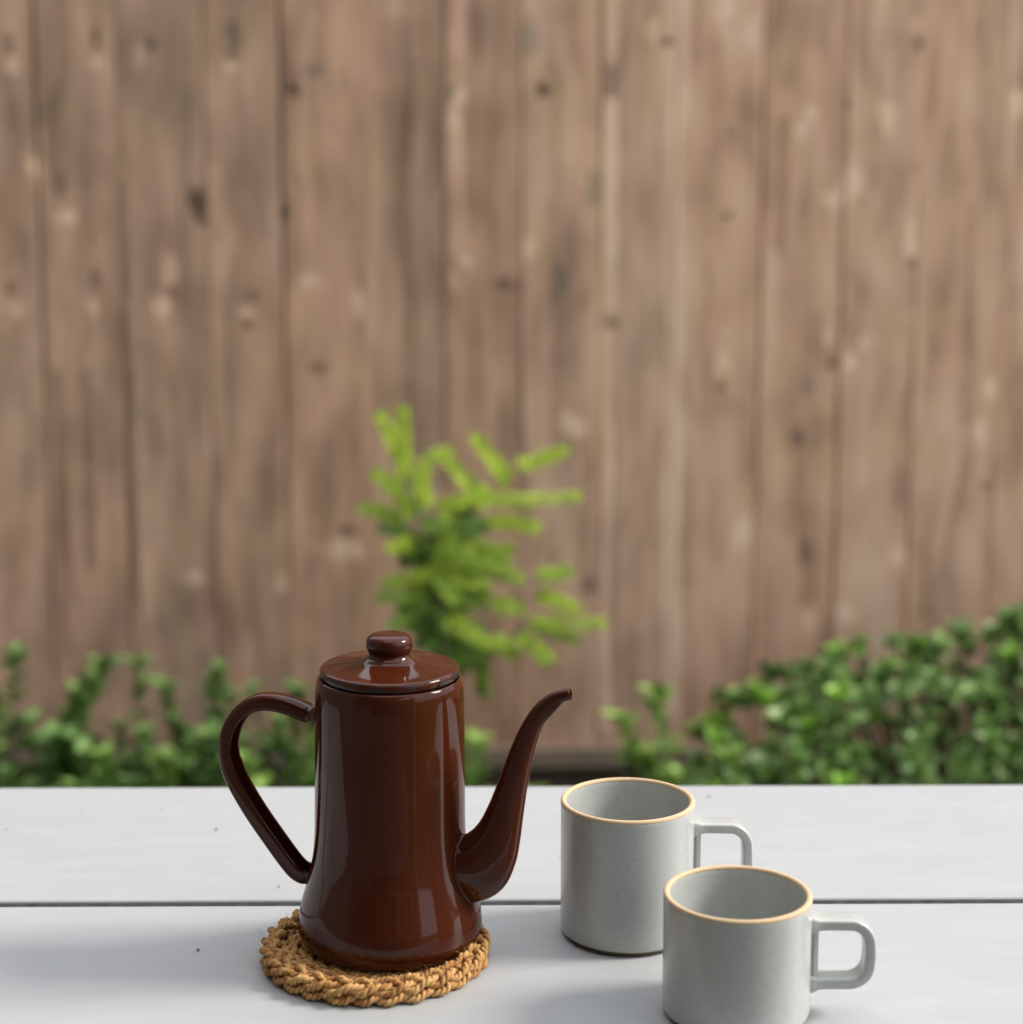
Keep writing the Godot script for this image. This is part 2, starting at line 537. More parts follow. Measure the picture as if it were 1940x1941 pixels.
func build_pot() -> void:
	var pot := thing("coffee_pot", Vector3(-0.0757, TABLE + 0.0096, -1.0850), "glossy brown enamel coffee pot with long curved spout standing on a jute trivet", "coffee pot")
	pot.rotation = Vector3(0, deg_to_rad(-15.0), deg_to_rad(-0.35))
	var brown := func(_i, _j): return Color(0.058, 0.0138, 0.0056)
	var wall := smooth([Vector2(0.0572, 0.0088), Vector2(0.0570, 0.0135), Vector2(0.0563, 0.0195), Vector2(0.0547, 0.0262), Vector2(0.0528, 0.0330), Vector2(0.0503, 0.0430), Vector2(0.0482, 0.0530), Vector2(0.0471, 0.0640), Vector2(0.0466, 0.0760), Vector2(0.0463, 0.1020), Vector2(0.0461, 0.1290), Vector2(0.0458, 0.1510), Vector2(0.0455, 0.1588), Vector2(0.0449, 0.1640), Vector2(0.0439, 0.1667), Vector2(0.0428, 0.1676)], 5)
	var prof := [Vector2(0.0, 0.0012), Vector2(0.046, 0.0012), Vector2(0.0475, 0.0), Vector2(0.0500, 0.0)]
	prof += smooth([Vector2(0.0525, 0.0004), Vector2(0.0546, 0.0018), Vector2(0.0562, 0.0042), Vector2(0.0570, 0.0068)], 4)
	prof += wall
	prof += [Vector2(0.0420, 0.1672), Vector2(0.0414, 0.1662), Vector2(0.0412, 0.155), Vector2(0.043, 0.08), Vector2(0.045, 0.02), Vector2(0.0, 0.012)]
	part("body", lathe(prof, 128, brown), mats.enamel, pot)

	# lid, its rolled rim worn down to dark steel in places
	var wear := FastNoiseLite.new()
	wear.seed = 5
	wear.frequency = 90.0
	wear.fractal_octaves = 3
	var lp := [Vector2(0.0, 0.1677), Vector2(0.0404, 0.1677)]
	lp += smooth([Vector2(0.0417, 0.1679), Vector2(0.0425, 0.1689), Vector2(0.0428, 0.1707), Vector2(0.0426, 0.1723), Vector2(0.0418, 0.1734), Vector2(0.0405, 0.1739)], 4)
	lp += smooth([Vector2(0.0390, 0.1740), Vector2(0.0340, 0.1746), Vector2(0.0260, 0.1759), Vector2(0.0195, 0.1771), Vector2(0.0168, 0.1779), Vector2(0.0148, 0.1794), Vector2(0.0120, 0.1808)], 4)
	lp += [Vector2(0.0, 0.1807)]
	var lid := part("lid", lathe(lp, 192, func(i, j):
		var p: Vector2 = lp[i]
		var a: float = TAU * j / 192.0
		var q := wear.get_noise_3d(p.x * cos(a), p.y * 1.5, p.x * sin(a))
		var edge := smoothstep(0.0414, 0.0422, p.x) * (1.0 - smoothstep(0.1730, 0.1737, p.y))
		return Color(0.030, 0.026, 0.026) if edge > 0.5 and q > 0.12 else Color(0.058, 0.0138, 0.0056)), mats.enamel, pot)
	tag(lid, "domed lid with dark chips along its rolled rim")
	var kp := smooth([Vector2(0.0160, 0.1780), Vector2(0.0142, 0.1797), Vector2(0.0130, 0.1812), Vector2(0.0128, 0.1826), Vector2(0.0135, 0.1842), Vector2(0.0142, 0.1862), Vector2(0.0144, 0.1885), Vector2(0.0140, 0.1907), Vector2(0.0128, 0.1925), Vector2(0.0105, 0.1937), Vector2(0.006, 0.1944), Vector2(0.0, 0.1946)], 5)
	part("knob", lathe(kp, 96, brown), mats.enamel, lid)

	# spout: centre (x, y), half height across the axis, half width
	var c := smooth([Vector2(0.034, 0.0500), Vector2(0.0460, 0.0490), Vector2(0.0565, 0.0525), Vector2(0.0645, 0.0625), Vector2(0.0700, 0.0745), Vector2(0.0743, 0.0890), Vector2(0.0785, 0.1055), Vector2(0.0832, 0.1235), Vector2(0.0888, 0.1400), Vector2(0.0955, 0.1525), Vector2(0.1030, 0.1606), Vector2(0.1095, 0.1640), Vector2(0.1140, 0.1652)], 5)
	var hw := smooth([Vector2(0.0180, 0.0140), Vector2(0.0210, 0.0148), Vector2(0.0212, 0.0144), Vector2(0.0178, 0.0130), Vector2(0.0140, 0.0115), Vector2(0.0112, 0.0100), Vector2(0.0092, 0.0086), Vector2(0.0076, 0.0073), Vector2(0.0064, 0.0062), Vector2(0.0054, 0.0053), Vector2(0.0044, 0.0044), Vector2(0.0037, 0.0037), Vector2(0.0035, 0.0035)], 5)
	var section := func(i: int, a: float, shrink: float) -> Vector3:
		var p: Vector2 = c[i]
		var t: Vector2 = (c[mini(i + 1, c.size() - 1)] - c[maxi(i - 1, 0)]).normalized()
		if i < 6: t = t.lerp(Vector2(0.96, 0.28), 1.0 - i / 6.0).normalized()
		var nrm := Vector2(-t.y, t.x)
		var k: Vector2 = hw[i] - Vector2(shrink, shrink)
		var up := cos(a) * k.x
		# the underside is drawn to a soft keel
		var wide := sin(a) * k.y * (1.0 + 0.12 * cos(a))
		return Vector3(p.x + nrm.x * up, p.y + nrm.y * up, wide)
	var acc := Acc.new()
	var rows := []
	var sides := 40
	for i in c.size():
		var row := PackedVector3Array()
		for j in sides: row.append(section.call(i, TAU * j / sides, 0.0))
		rows.append(row)
	for q in [[c.size() - 1, 0.0004], [c.size() - 1, 0.0010], [c.size() - 5, 0.0012], [c.size() - 20, 0.002]]:
		var row := PackedVector3Array()
		for j in sides: row.append(section.call(q[0], TAU * j / sides, q[1]))
		rows.append(row)
	acc.grid(rows, false, true, true, null, brown)
	var spout := part("spout", acc.mesh(), mats.enamel, pot)
	# the weld where the spout meets the body
	var bead := []
	for j in 72:
		var a := TAU * j / 72.0
		var last: Vector3 = section.call(0, a, 0.0)
		for s in range(1, 200):
			var i := s / 8
			var q: Vector3 = section.call(i, a, 0.0).lerp(section.call(i + 1, a, 0.0), (s % 8) / 8.0)
			if Vector2(q.x, q.z).length() > body_radius(wall, q.y) + 0.0001:
				last = q
				break
			last = q
		bead.append(last)
	acc = Acc.new()
	tube(acc, bead, func(_i): return 0.0011, 8, true, brown)
	part("weld_bead", acc.mesh(), mats.enamel, spout)

	# handle: a strip rolled to a channel that opens towards the pot, its ends pinched flat
	var hp := smooth([Vector2(-0.0452, 0.1378), Vector2(-0.0490, 0.1383), Vector2(-0.0545, 0.1393), Vector2(-0.0610, 0.1416), Vector2(-0.0680, 0.1434), Vector2(-0.0780, 0.1444), Vector2(-0.0875, 0.1428), Vector2(-0.0960, 0.1371), Vector2(-0.1028, 0.1283), Vector2(-0.1062, 0.1180), Vector2(-0.1065, 0.1085), Vector2(-0.1038, 0.0985), Vector2(-0.0981, 0.0870), Vector2(-0.0885, 0.0722), Vector2(-0.0772, 0.0572), Vector2(-0.0672, 0.0445), Vector2(-0.0610, 0.0380), Vector2(-0.0560, 0.0358), Vector2(-0.0515, 0.0354), Vector2(-0.0480, 0.0352)], 5)
	acc = Acc.new()
	rows = []
	var bend := PI * 0.62
	var count := hp.size()
	for i in count:
		var t: Vector2 = (hp[mini(i + 1, count - 1)] - hp[maxi(i - 1, 0)]).normalized()
		var nrm := Vector2(t.y, -t.x) * -1.0      # away from the pot's side of the loop
		if nrm.dot(Vector2(-0.075, 0.09) - hp[i]) > 0.0: nrm = -nrm
		var e := minf(i, count - 1 - i) / 11.0     # 0 at the ends
		var open := smoothstep(0.25, 1.0, e)
		var fat := lerpf(0.0056, 0.0072, open)
		var deep := lerpf(0.0052, 0.0067, open) * (1.08 if i > count * 0.55 else 0.94)
		var fold := 0.0016 * sin(e * 14.0) * (1.0 - open) # the crimped steps of the pinch
		var row := PackedVector3Array()
		for k in 15:
			var a := lerpf(-bend, bend, k / 14.0)
			var q := signf(cos(a)) * pow(absf(cos(a)), 0.6) * deep + fold
			row.append(Vector3(hp[i].x + nrm.x * q, hp[i].y + nrm.y * q, signf(sin(a)) * pow(absf(sin(a)), 0.7) * fat))
		for k in 15:
			var a := lerpf(bend, -bend, k / 14.0)
			var q := signf(cos(a)) * pow(absf(cos(a)), 0.6) * maxf(deep - lerpf(0.0030, 0.0012, open), 0.0003) + fold
			row.append(Vector3(hp[i].x + nrm.x * q, hp[i].y + nrm.y * q, signf(sin(a)) * pow(absf(sin(a)), 0.7) * (fat - 0.0011)))
		rows.append(row)
	acc.grid(rows, false, true, true, null, func(i, j):
		var e := minf(i, count - 1 - i) / 11.0
		var q := wear.get_noise_2d(i * 0.004, j * 0.003)
		return Color(0.15, 0.105, 0.085) if e < 0.8 and q > -0.05 else Color(0.058, 0.0138, 0.0056))
	var handle := part("handle", acc.mesh(), mats.enamel, pot)
	# welded pads
	for q in [[Vector3(-0.0458, 0.1375, 0), 0.0085, 0.0055], [Vector3(-0.0487, 0.0475 - 0.0125, 0), 0.008, 0.0052]]:
		var s := SphereMesh.new()
		s.radius = 1.0
		s.height = 2.0
		s.radial_segments = 24
		s.rings = 12
		var a2 := Acc.new()
		var rws := []
		for i in 13:
			var row := PackedVector3Array()
			for j in 24:
				var el := lerpf(-PI / 2, PI / 2, i / 12.0)
				var az := TAU * j / 24.0
				row.append(Vector3(cos(el) * cos(az) * 0.0026, sin(el) * q[2], cos(el) * sin(az) * q[1]))
			rws.append(row)
		a2.grid(rws, false, true, false, null, brown)
		var pad := part("weld_pad", a2.mesh(), mats.enamel, handle)
		pad.position = q[0]


# ---------------------------------------------------------------- jute trivet
func build_trivet() -> void:
	var t := thing("jute_trivet", Vector3(-0.0842, TABLE, -1.0735), "round crocheted jute trivet of braided tan cord under the coffee pot", "trivet")
	var wob := FastNoiseLite.new()
	wob.seed = 3
	wob.frequency = 1.0
	# radius, height, waves round the ring, half width of the braid
	var rings := [[0.0646, 0.0106, 9, 0.0044], [0.0642, 0.0042, 9, 0.0044], [0.0538, 0.0084, 7, 0.0040], [0.0430, 0.0060, 6, 0.0036], [0.0335, 0.0055, 6, 0.0036], [0.0240, 0.0055, 5, 0.0034], [0.0150, 0.0055, 3, 0.0032], [0.0060, 0.0055, 1, 0.0024]]
	for ri in rings.size():
		var rg: Array = rings[ri]
		var holder := Node3D.new()
		holder.name = "braided_ring" if ri == 0 else "braided_ring_%03d" % ri
		t.add_child(holder)
		var steps := int(rg[0] * 5200.0)
		for s in 3:
			var acc := Acc.new()
			var centre := []
			for i in steps:
				var a := TAU * i / steps
				var ph: float = a * rg[2] + TAU * s / 3.0 + 0.5 * wob.get_noise_2d(cos(a) * 3.0 + ri * 7.0, sin(a) * 3.0)
				var lat: float = rg[3] * sin(ph)
				var ver: float = 0.0021 * sin(2.0 * ph)
				var wv := 0.0011 * wob.get_noise_2d(cos(a) * 4.0 + ri * 11.0, sin(a) * 4.0 + 5.0)
				var rr: float = rg[0] + lat + wv * 1.6
				var y: float = rg[1] + ver - lat * 0.25 + wv
				# the pot's weight presses the cords flat
				if rr < 0.0575: y = minf(y, 0.0066)
				y = maxf(y, 0.0028)
				centre.append(Vector3(rr * cos(a), y, rr * sin(a)))
			for yarn in 2:
				var path := []
				for i in steps:
					var a: Vector3 = centre[(i + steps - 1) % steps]
					var b: Vector3 = centre[(i + 1) % steps]
					var tn := (b - a).normalized()
					var side := tn.cross(Vector3.UP).normalized()
					var up := side.cross(tn)
					var tw: float = TAU * i / steps * roundf(rg[0] * 980.0) + PI * yarn
					path.append(centre[i] + (side * cos(tw) + up * sin(tw)) * 0.00108)
				var sd := ri * 31.0 + s * 7.0 + yarn * 3.0
				tube(acc, path, func(i): return 0.00142 * (1.0 + 0.22 * wob.get_noise_2d(i * 0.11, sd)), 7, true, func(i, j):
					var q := 0.5 + 0.9 * wob.get_noise_2d(i * 0.045, sd + 20.0) + 0.75 * wob.get_noise_2d(i * 0.22, j * 1.7 + sd)
					return Color(0.36, 0.155, 0.050).lerp(Color(0.66, 0.40, 0.16), clampf(q, -0.35, 1.15)))
			part("cord", acc.mesh(), mats.jute, holder)
	# loose hairs of the yarn
	var acc := Acc.new()
	for k in 420:
		var a := rng.randf() * TAU
		var r := rng.randf_range(0.058, 0.069)
		var p := Vector3(r * cos(a), rng.randf_range(0.006, 0.0155), r * sin(a))
		var d := Vector3(rng.randf_range(-1, 1), rng.randf_range(-0.2, 0.9), rng.randf_range(-1, 1)).normalized() * rng.randf_range(0.003, 0.007)
		var bow := Vector3(rng.randf_range(-1, 1), rng.randf_range(-1, 0.5), rng.randf_range(-1, 1)) * 0.0016
		var path := []
		for i in 5:
			var s := i / 4.0
			path.append(p + d * s + bow * s * s)
		tube(acc, path, func(_i): return 0.00012, 3, false, func(_i, _j): return Color(0.6, 0.4, 0.18))
	var hairs := part("loose_hairs", acc.mesh(), mats.jute, t)
	tag(hairs, "", "", "", "stuff")


# ---------------------------------------------------------------- mugs
func build_mug(at: Vector3, high: float, drop: float, label: String, sd: float) -> void:
	var m := thing("stoneware_mug", at, label, "mug", "grey stoneware mugs on the table")
	var h := high
	var outer := [Vector2(0.0392, 0.0030)] + smooth([Vector2(0.0408, 0.0030), Vector2(0.0420, 0.0036), Vector2(0.0425, 0.0050), Vector2(0.0426, 0.0080)], 4)
	for k in 9: outer.append(Vector2(0.0426 - 0.0001 * sin(k / 8.0 * PI), lerpf(0.012, h - 0.0045, k / 8.0)))
	outer.append(Vector2(0.0425, h - 0.0019))
	outer.append(Vector2(0.0421, h - 0.0016))
	part("body", lathe(outer, 128, null, 0.0012, sd), mats.glaze, m)
	var inner := [Vector2(0.0396, h - 0.0016), Vector2(0.0392, h - 0.0019)]
	for k in 7: inner.append(Vector2(lerpf(0.0390, 0.0384, k / 6.0), lerpf(h - 0.005, 0.018, k / 6.0)))
	inner += smooth([Vector2(0.0380, 0.0130), Vector2(0.0362, 0.0085), Vector2(0.0320, 0.0064), Vector2(0.0, 0.0058)], 4)
	part("interior", lathe(inner, 128, null, 0.0012, sd), mats.glaze, m)
	var rim := smooth([Vector2(0.0422, h - 0.0026), Vector2(0.0426, h - 0.0017), Vector2(0.0425, h - 0.0008), Vector2(0.0419, h - 0.0001), Vector2(0.0409, h + 0.0001), Vector2(0.0399, h - 0.0001), Vector2(0.0392, h - 0.0008), Vector2(0.0391, h - 0.0017), Vector2(0.0396, h - 0.0026)], 3)
	tag(part("rim", lathe(rim, 128, null, 0.0012, sd), mats.clay, m), "unglazed tan clay rim")
	var foot := [Vector2(0.0, 0.0020), Vector2(0.0360, 0.0020), Vector2(0.0368, 0.0002), Vector2(0.0376, 0.0), Vector2(0.0386, 0.0002), Vector2(0.0391, 0.0010), Vector2(0.0394, 0.0032)]
	part("foot_ring", lathe(foot, 96), mats.foot_clay, m)
	# handle: a flat band bent to a rounded square
	var top := h - 0.0178
	var low := top - drop
	var x1 := 0.0762
	var r := 0.0120
	var pts := [Vector2(0.0405, top - 0.0004), Vector2(0.0440, top), Vector2(0.0540, top), Vector2(x1 - r, top - 0.0002)]
	for k in range(1, 7): pts.append(Vector2(x1 - r + r * sin(PI / 2 * k / 6.0), top - r + r * cos(PI / 2 * k / 6.0)))
	pts.append(Vector2(x1 + 0.0004, (top + low) * 0.5))
	for k in range(0, 7): pts.append(Vector2(x1 - r + r * cos(PI / 2 * k / 6.0), low + r - r * sin(PI / 2 * k / 6.0)))
	pts += [Vector2(0.0540, low), Vector2(0.0440, low), Vector2(0.0405, low + 0.0004)]
	var path := smooth(pts, 3)
	var acc := Acc.new()
	var rows := []
	for i in path.size():
		var t: Vector2 = (path[mini(i + 1, path.size() - 1)] - path[maxi(i - 1, 0)]).normalized()
		var nrm := Vector2(-t.y, t.x)
		var root := 1.0 - smoothstep(0.0425, 0.0480, path[i].x)
		var ht := 0.0034 + root * 0.0022
		var hd := 0.0074 + root * 0.0012
		var row := PackedVector3Array()
		for k in 28:
			var a := TAU * k / 28.0
			var ca := cos(a)
			var sa := sin(a)
			var q := pow(absf(ca), 0.42) * signf(ca) * ht
			var z := pow(absf(sa), 0.42) * signf(sa) * hd
			row.append(Vector3(path[i].x + nrm.x * q, path[i].y + nrm.y * q, z))
		rows.append(row)
	acc.grid(rows, false, true, true)
	part("handle", acc.mesh(), mats.glaze, m)
	# the inner corner where the band joins the wall is a vertical web of clay
	var web := part("handle_root", slab(Vector3(0.0055, drop + 0.002, 0.0130), 0.0022), mats.glaze, m)
	web.position = Vector3(0.0436, (top + low) * 0.5, 0)


# ---------------------------------------------------------------- plants
func leaf_mesh(acc: Acc, base: Transform3D, length: float, width: float, curl: float, color: Color, blunt := 0.5) -> void:
	# along -z from the base, folded along the midrib
	var rows := []
	var n := 6
	for i in n + 1:
		var s := float(i) / n
		var w := width * 0.5 * pow(sin(PI * pow(s, lerpf(1.0, 0.75, blunt)) * 0.98 + 0.02), 0.75)
		if i == n: w = width * 0.03
		var y := -curl * s * s * length
		var z := -s * length
		var row := PackedVector3Array()
		for k in 3:
			var u := k - 1.0
			row.append(base * Vector3(u * w, y + absf(u) * w * 0.35, z))
		rows.append(row)
	acc.grid(rows, false, false, true, null, func(i, j): return color.darkened(0.10) if j == 1 else color)


func aim(at: Vector3, dir: Vector3, up: Vector3, roll := 0.0) -> Transform3D:
	var b := Basis.looking_at(dir, up if absf(dir.normalized().dot(up)) < 0.98 else Vector3.RIGHT)
	return Transform3D(b.rotated(dir.normalized(), roll), at)


const FRONDS := "-181,730 -202,775 -224,823;-183,711 -185,775 -186,831;-186,696 -208,711 -232,730;-155,677 -147,736 -108,756;-38,682 -66,716 -102,761;-4,715 -27,750 -60,798;12,730 51,742 95,761;-41,688 28,685 115,688;-41,638 1,644 44,636;-136,623 -111,634 -83,638;-184,634 -217,648 -259,660;-128,660 -89,674 -41,691;-164,643 -181,663 -200,685;-128,591 -55,574 15,549;-83,569 -41,589 1,597;-83,606 -39,586 17,531;43,543 71,546 101,549;-92,526 -67,511 -44,497;-33,506 -8,497 20,486;43,509 76,500 113,486;26,457 85,457 161,455;37,460 74,439 116,422;-139,557 -173,549 -218,537;-140,529 -179,520 -227,517;-129,500 -134,471 -135,439;-112,477 -73,460 -33,442;-56,399 -50,370 -48,326;-33,442 -11,425 9,402;9,442 40,425 65,405;-144,654 -155,677 -158,711;-134,586 -111,557 -100,523;-122,600 -100,591 -67,586;-159,586 -178,606 -206,597;-148,514 -174,488 -202,471;-112,442 -101,419 -84,396;-100,543 -67,540 -39,523"

func build_sapling() -> void:
	var root := Vector3(-0.10, 0.02, -3.05)
	var t := thing("leafy_sapling", root, "bright yellow-green sapling with feathery leaves rising behind the coffee pot", "sapling")
	var acc := Acc.new()
	var stem := smooth([Vector3(0, 0, 0), Vector3(-0.004, 0.25, 0.0), Vector3(-0.018, 0.42, 0.01), Vector3(-0.034, 0.523, 0.0), Vector3(-0.045, 0.594, 0.01), Vector3(-0.061, 0.651, 0.0), Vector3(-0.078, 0.702, 0.0)], 6)
	tube(acc, stem, func(i): return lerpf(0.0055, 0.0018, float(i) / stem.size()), 8)
	part("stem", acc.mesh(), mats.green_stem, t)
	var twigs := Acc.new()
	var list := FRONDS.split(";")
	var count := list.size()
	for f in count + 52:
		var pts := []
		var bright := 0.0
		if f < count:
			var z := rng.randf_range(-0.05, 0.07)
			for w in list[f].split(" "):
				var q := w.split_floats(",")
				pts.append(Vector3(q[0] / 1000.0, q[1] / 1000.0, root.z + z) - root)
				z += rng.randf_range(-0.03, 0.03)
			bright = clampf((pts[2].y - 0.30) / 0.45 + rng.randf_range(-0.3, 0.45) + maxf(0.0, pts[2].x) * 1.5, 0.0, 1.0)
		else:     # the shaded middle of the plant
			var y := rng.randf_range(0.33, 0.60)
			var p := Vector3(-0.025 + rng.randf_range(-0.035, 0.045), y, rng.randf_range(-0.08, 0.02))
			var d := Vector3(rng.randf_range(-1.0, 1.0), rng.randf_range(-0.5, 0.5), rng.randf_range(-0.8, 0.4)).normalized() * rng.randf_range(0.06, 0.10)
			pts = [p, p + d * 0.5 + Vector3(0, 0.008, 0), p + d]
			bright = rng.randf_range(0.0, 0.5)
		var path := smooth(pts, 13)
		var a2 := Acc.new()
		tube(a2, path, func(i): return lerpf(0.0011, 0.0005, float(i) / path.size()), 5, false, func(_i, _j): return Color(0.16, 0.22, 0.04))
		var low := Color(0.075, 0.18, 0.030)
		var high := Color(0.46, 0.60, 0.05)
		for i in range(1, path.size()):
			var dir: Vector3 = (path[i] - path[i - 1]).normalized()
			var side := dir.cross(Vector3(0, 0.55, 0.8)).normalized()
			for s in [-1.0, 1.0]:
				var d: Vector3 = (side * s + dir * 0.55 + Vector3(rng.randf_range(-0.25, 0.25), rng.randf_range(-0.25, 0.25), rng.randf_range(-0.25, 0.25))).normalized()
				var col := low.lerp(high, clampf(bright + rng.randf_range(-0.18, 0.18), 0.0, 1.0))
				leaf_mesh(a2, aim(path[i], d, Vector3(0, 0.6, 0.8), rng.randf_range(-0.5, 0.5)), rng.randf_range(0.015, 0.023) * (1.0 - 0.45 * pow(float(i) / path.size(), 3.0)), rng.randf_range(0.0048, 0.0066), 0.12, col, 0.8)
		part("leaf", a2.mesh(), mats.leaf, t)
		# the twig that carries it, back to the stem
		var best: Vector3 = stem[0]
		for q: Vector3 in stem:
			var aimed: Vector3 = pts[0] + Vector3(0, -0.5 * absf(q.x - pts[0].x), 0)
			if q.distance_to(aimed) < best.distance_to(aimed): best = q
		if best.distance_to(pts[0]) > 0.004:
			var mid: Vector3 = (best + pts[0]) * 0.5 + Vector3(0, -0.008, 0)
			var tp := smooth([best, mid, pts[0]], 5)
			var a3 := Acc.new()
			tube(a3, tp, func(i): return lerpf(0.0018, 0.0011, float(i) / tp.size()), 5)
			part("twig", a3.mesh(), mats.green_stem, t)


func bush_top(x: float) -> float:
	var pts := [[0.20, 0.14], [0.30, 0.21], [0.37, 0.315], [0.43, 0.352], [0.50, 0.368], [0.58, 0.408], [0.67, 0.430], [0.74, 0.442], [0.83, 0.455], [0.90, 0.464], [1.1, 0.48], [1.35, 0.48], [1.5, 0.40], [1.6, 0.2]]
	for i in pts.size() - 1:
		if x <= pts[i + 1][0]:
			return lerpf(pts[i][1], pts[i + 1][1], clampf((x - pts[i][0]) / (pts[i + 1][0] - pts[i][0]), 0.0, 1.0))
	return 0.2


func leaf_kinds(cols: Array, length: float, width: float, curl: float, blunt: float) -> Array:
	var out := []
	for c in cols:
		for k in 3:
			var acc := Acc.new()
			leaf_mesh(acc, Transform3D.IDENTITY, length * (0.85 + 0.15 * k), width * (0.9 + 0.12 * k), curl * (0.5 + 0.6 * k), c, blunt)
			out.append(acc.mesh())
	return out


func place_leaves(t: Node3D, kinds: Array, mat: Material, spots: Array, most: int, eye: Vector3) -> void:
	# spots: [Transform3D (in the plant's own axes), kind]; the nearest to the viewer one by one, the rest as one part
	spots.sort_custom(func(a, b): return (t.position + a[0].origin).distance_to(eye) < (t.position + b[0].origin).distance_to(eye))
	var rest := {}
	for i in spots.size():
		if i < most:
			part("leaf", kinds[spots[i][1]], mat, t).transform = spots[i][0]
		else:
			var l: Array = rest.get_or_add(spots[i][1], [])
			l.append(spots[i][0])
	if rest.is_empty(): return
	var acc := Acc.new()
	for k in rest:
		var a: Array = (kinds[k] as ArrayMesh).surface_get_arrays(0)
		for x: Transform3D in rest[k]:
			var base := acc.v.size()
			acc.v.append_array(x * (a[Mesh.ARRAY_VERTEX] as PackedVector3Array))
			var nb := Transform3D(x.basis.orthonormalized(), Vector3.ZERO)
			acc.n.append_array(nb * (a[Mesh.ARRAY_NORMAL] as PackedVector3Array))
			acc.t.append_array(a[Mesh.ARRAY_TEX_UV])
			acc.c.append_array(a[Mesh.ARRAY_COLOR])
			for q: int in a[Mesh.ARRAY_INDEX]: acc.ix.append(base + q)
	tag(part("inner_leaves", acc.mesh(), mat, t), "", "", "", "stuff")


func build_bush() -> void:
	var root := Vector3(0.85, 0.0, -3.02)
	var t := thing("rounded_shrub", root, "dense dark green shrub with rounded leaves at the right, before the fence", "shrub")
	var kinds := leaf_kinds([Color(0.095, 0.185, 0.036), Color(0.160, 0.285, 0.058), Color(0.250, 0.380, 0.115), Color(0.29, 0.52, 0.06)], 0.028, 0.0205, 0.2, 0.9)
	var spots := []
	var stems := Acc.new()
	for k in 1050:
		var x := rng.randf_range(0.30, 1.50)
		var top := bush_top(x)
		var z := rng.randf_range(-0.30, 0.36)
		var roof := top * (1.0 - 0.55 * pow(absf(z) / 0.45, 2.2))
		var deep := rng.randf()
		var y := roof - (deep * deep) * 0.38
		if y < 0.05: continue
		var p := Vector3(x, y, root.z + z) - root
		var out := Vector3(rng.randf_range(-0.5, 0.5), 0.8, z * 2.0 + 0.25 + rng.randf_range(-0.5, 0.5)).normalized()
		var fresh := rng.randf() < 0.16 and deep < 0.45
		var n := rng.randi_range(6, 9)
		for i in n:
			var a := TAU * i / n * 1.618 * 2.0
			var tilt := lerpf(0.35, 1.25, float(i) / n)
			var side := out.cross(Vector3(0.3, 0.1, 1)).normalized().rotated(out, a)
			var d := (out * cos(tilt) + side * sin(tilt)).normalized()
			var kind := 9 + rng.randi() % 3 if fresh and i < 5 else rng.randi() % 9
			var s := rng.randf_range(0.75, 1.15)
			var x3 := aim(p - out * 0.012 * i / n, d, out, rng.randf_range(-0.4, 0.4))
			x3.basis = x3.basis.scaled_local(Vector3(s, s, s))
			spots.append([x3, kind])
		var foot := Vector3(lerpf(p.x, 0.0, 0.45), 0.0, p.z * 0.3)
		if k % 3 == 0:
			var tp := smooth([foot, (foot + p) * 0.5 + Vector3(0, 0.03, 0), p], 4)
			tube(stems, tp, func(i): return lerpf(0.005, 0.0018, float(i) / tp.size()), 5)
	part("branches", stems.mesh(), mats.stem, t)
	place_leaves(t, kinds, mats.glossy_leaf, spots, 300, Vector3(0.55, 1.2, 0))


func build_shoot(called: String, root: Vector3, height: float, lean: Vector2, n: int, spread: float, length: float, label: String, group: String, cols: Array) -> void:
	var t := thing(called, root, label, "shrub", group)
	var kinds := leaf_kinds(cols, length, length * 0.58, 0.2, 0.7)
	var acc := Acc.new()
	var spots := []
	var stalks := maxi(1, int(spread / 0.02))
	for s in stalks:
		var h := height * (1.0 if s == 0 else rng.randf_range(0.45, 0.9))
		var off := Vector3(rng.randf_range(-1, 1), 0, rng.randf_range(-1, 1)) * spread * (0.0 if s == 0 else 1.0)
		var tip := Vector3(lean.x, h, lean.y) + off * 1.3
		var path := smooth([off * 0.2, off * 0.7 + Vector3(lean.x * 0.4, h * 0.5, lean.y * 0.4), tip], 6)
		tube(acc, path, func(i): return lerpf(0.003, 0.001, float(i) / path.size()), 5)
		for i in n:
			var u := pow(rng.randf(), 0.75)
			var k := clampi(int(u * (path.size() - 1)), 0, path.size() - 2)
			var p: Vector3 = (path[k] as Vector3).lerp(path[k + 1], fmod(u * (path.size() - 1), 1.0))
			if p.y < 0.07: continue
			var a := rng.randf() * TAU
			var d := Vector3(cos(a), lerpf(0.25, 1.1, u), sin(a)).normalized()
			var sc := rng.randf_range(0.7, 1.15)
			var x3 := aim(p, d, Vector3.UP, rng.randf_range(-0.5, 0.5))
			x3.basis = x3.basis.scaled_local(Vector3(sc, sc, sc))
			var kind := mini(int(u * u * 2.2 + rng.randf() * 1.2), cols.size() - 1) * 3 + rng.randi() % 3
			spots.append([x3, kind])
	part("stem", acc.mesh(), mats.stem, t)
	place_leaves(t, kinds, mats.glossy_leaf, spots, 60, Vector3(0, 1.2, 0))


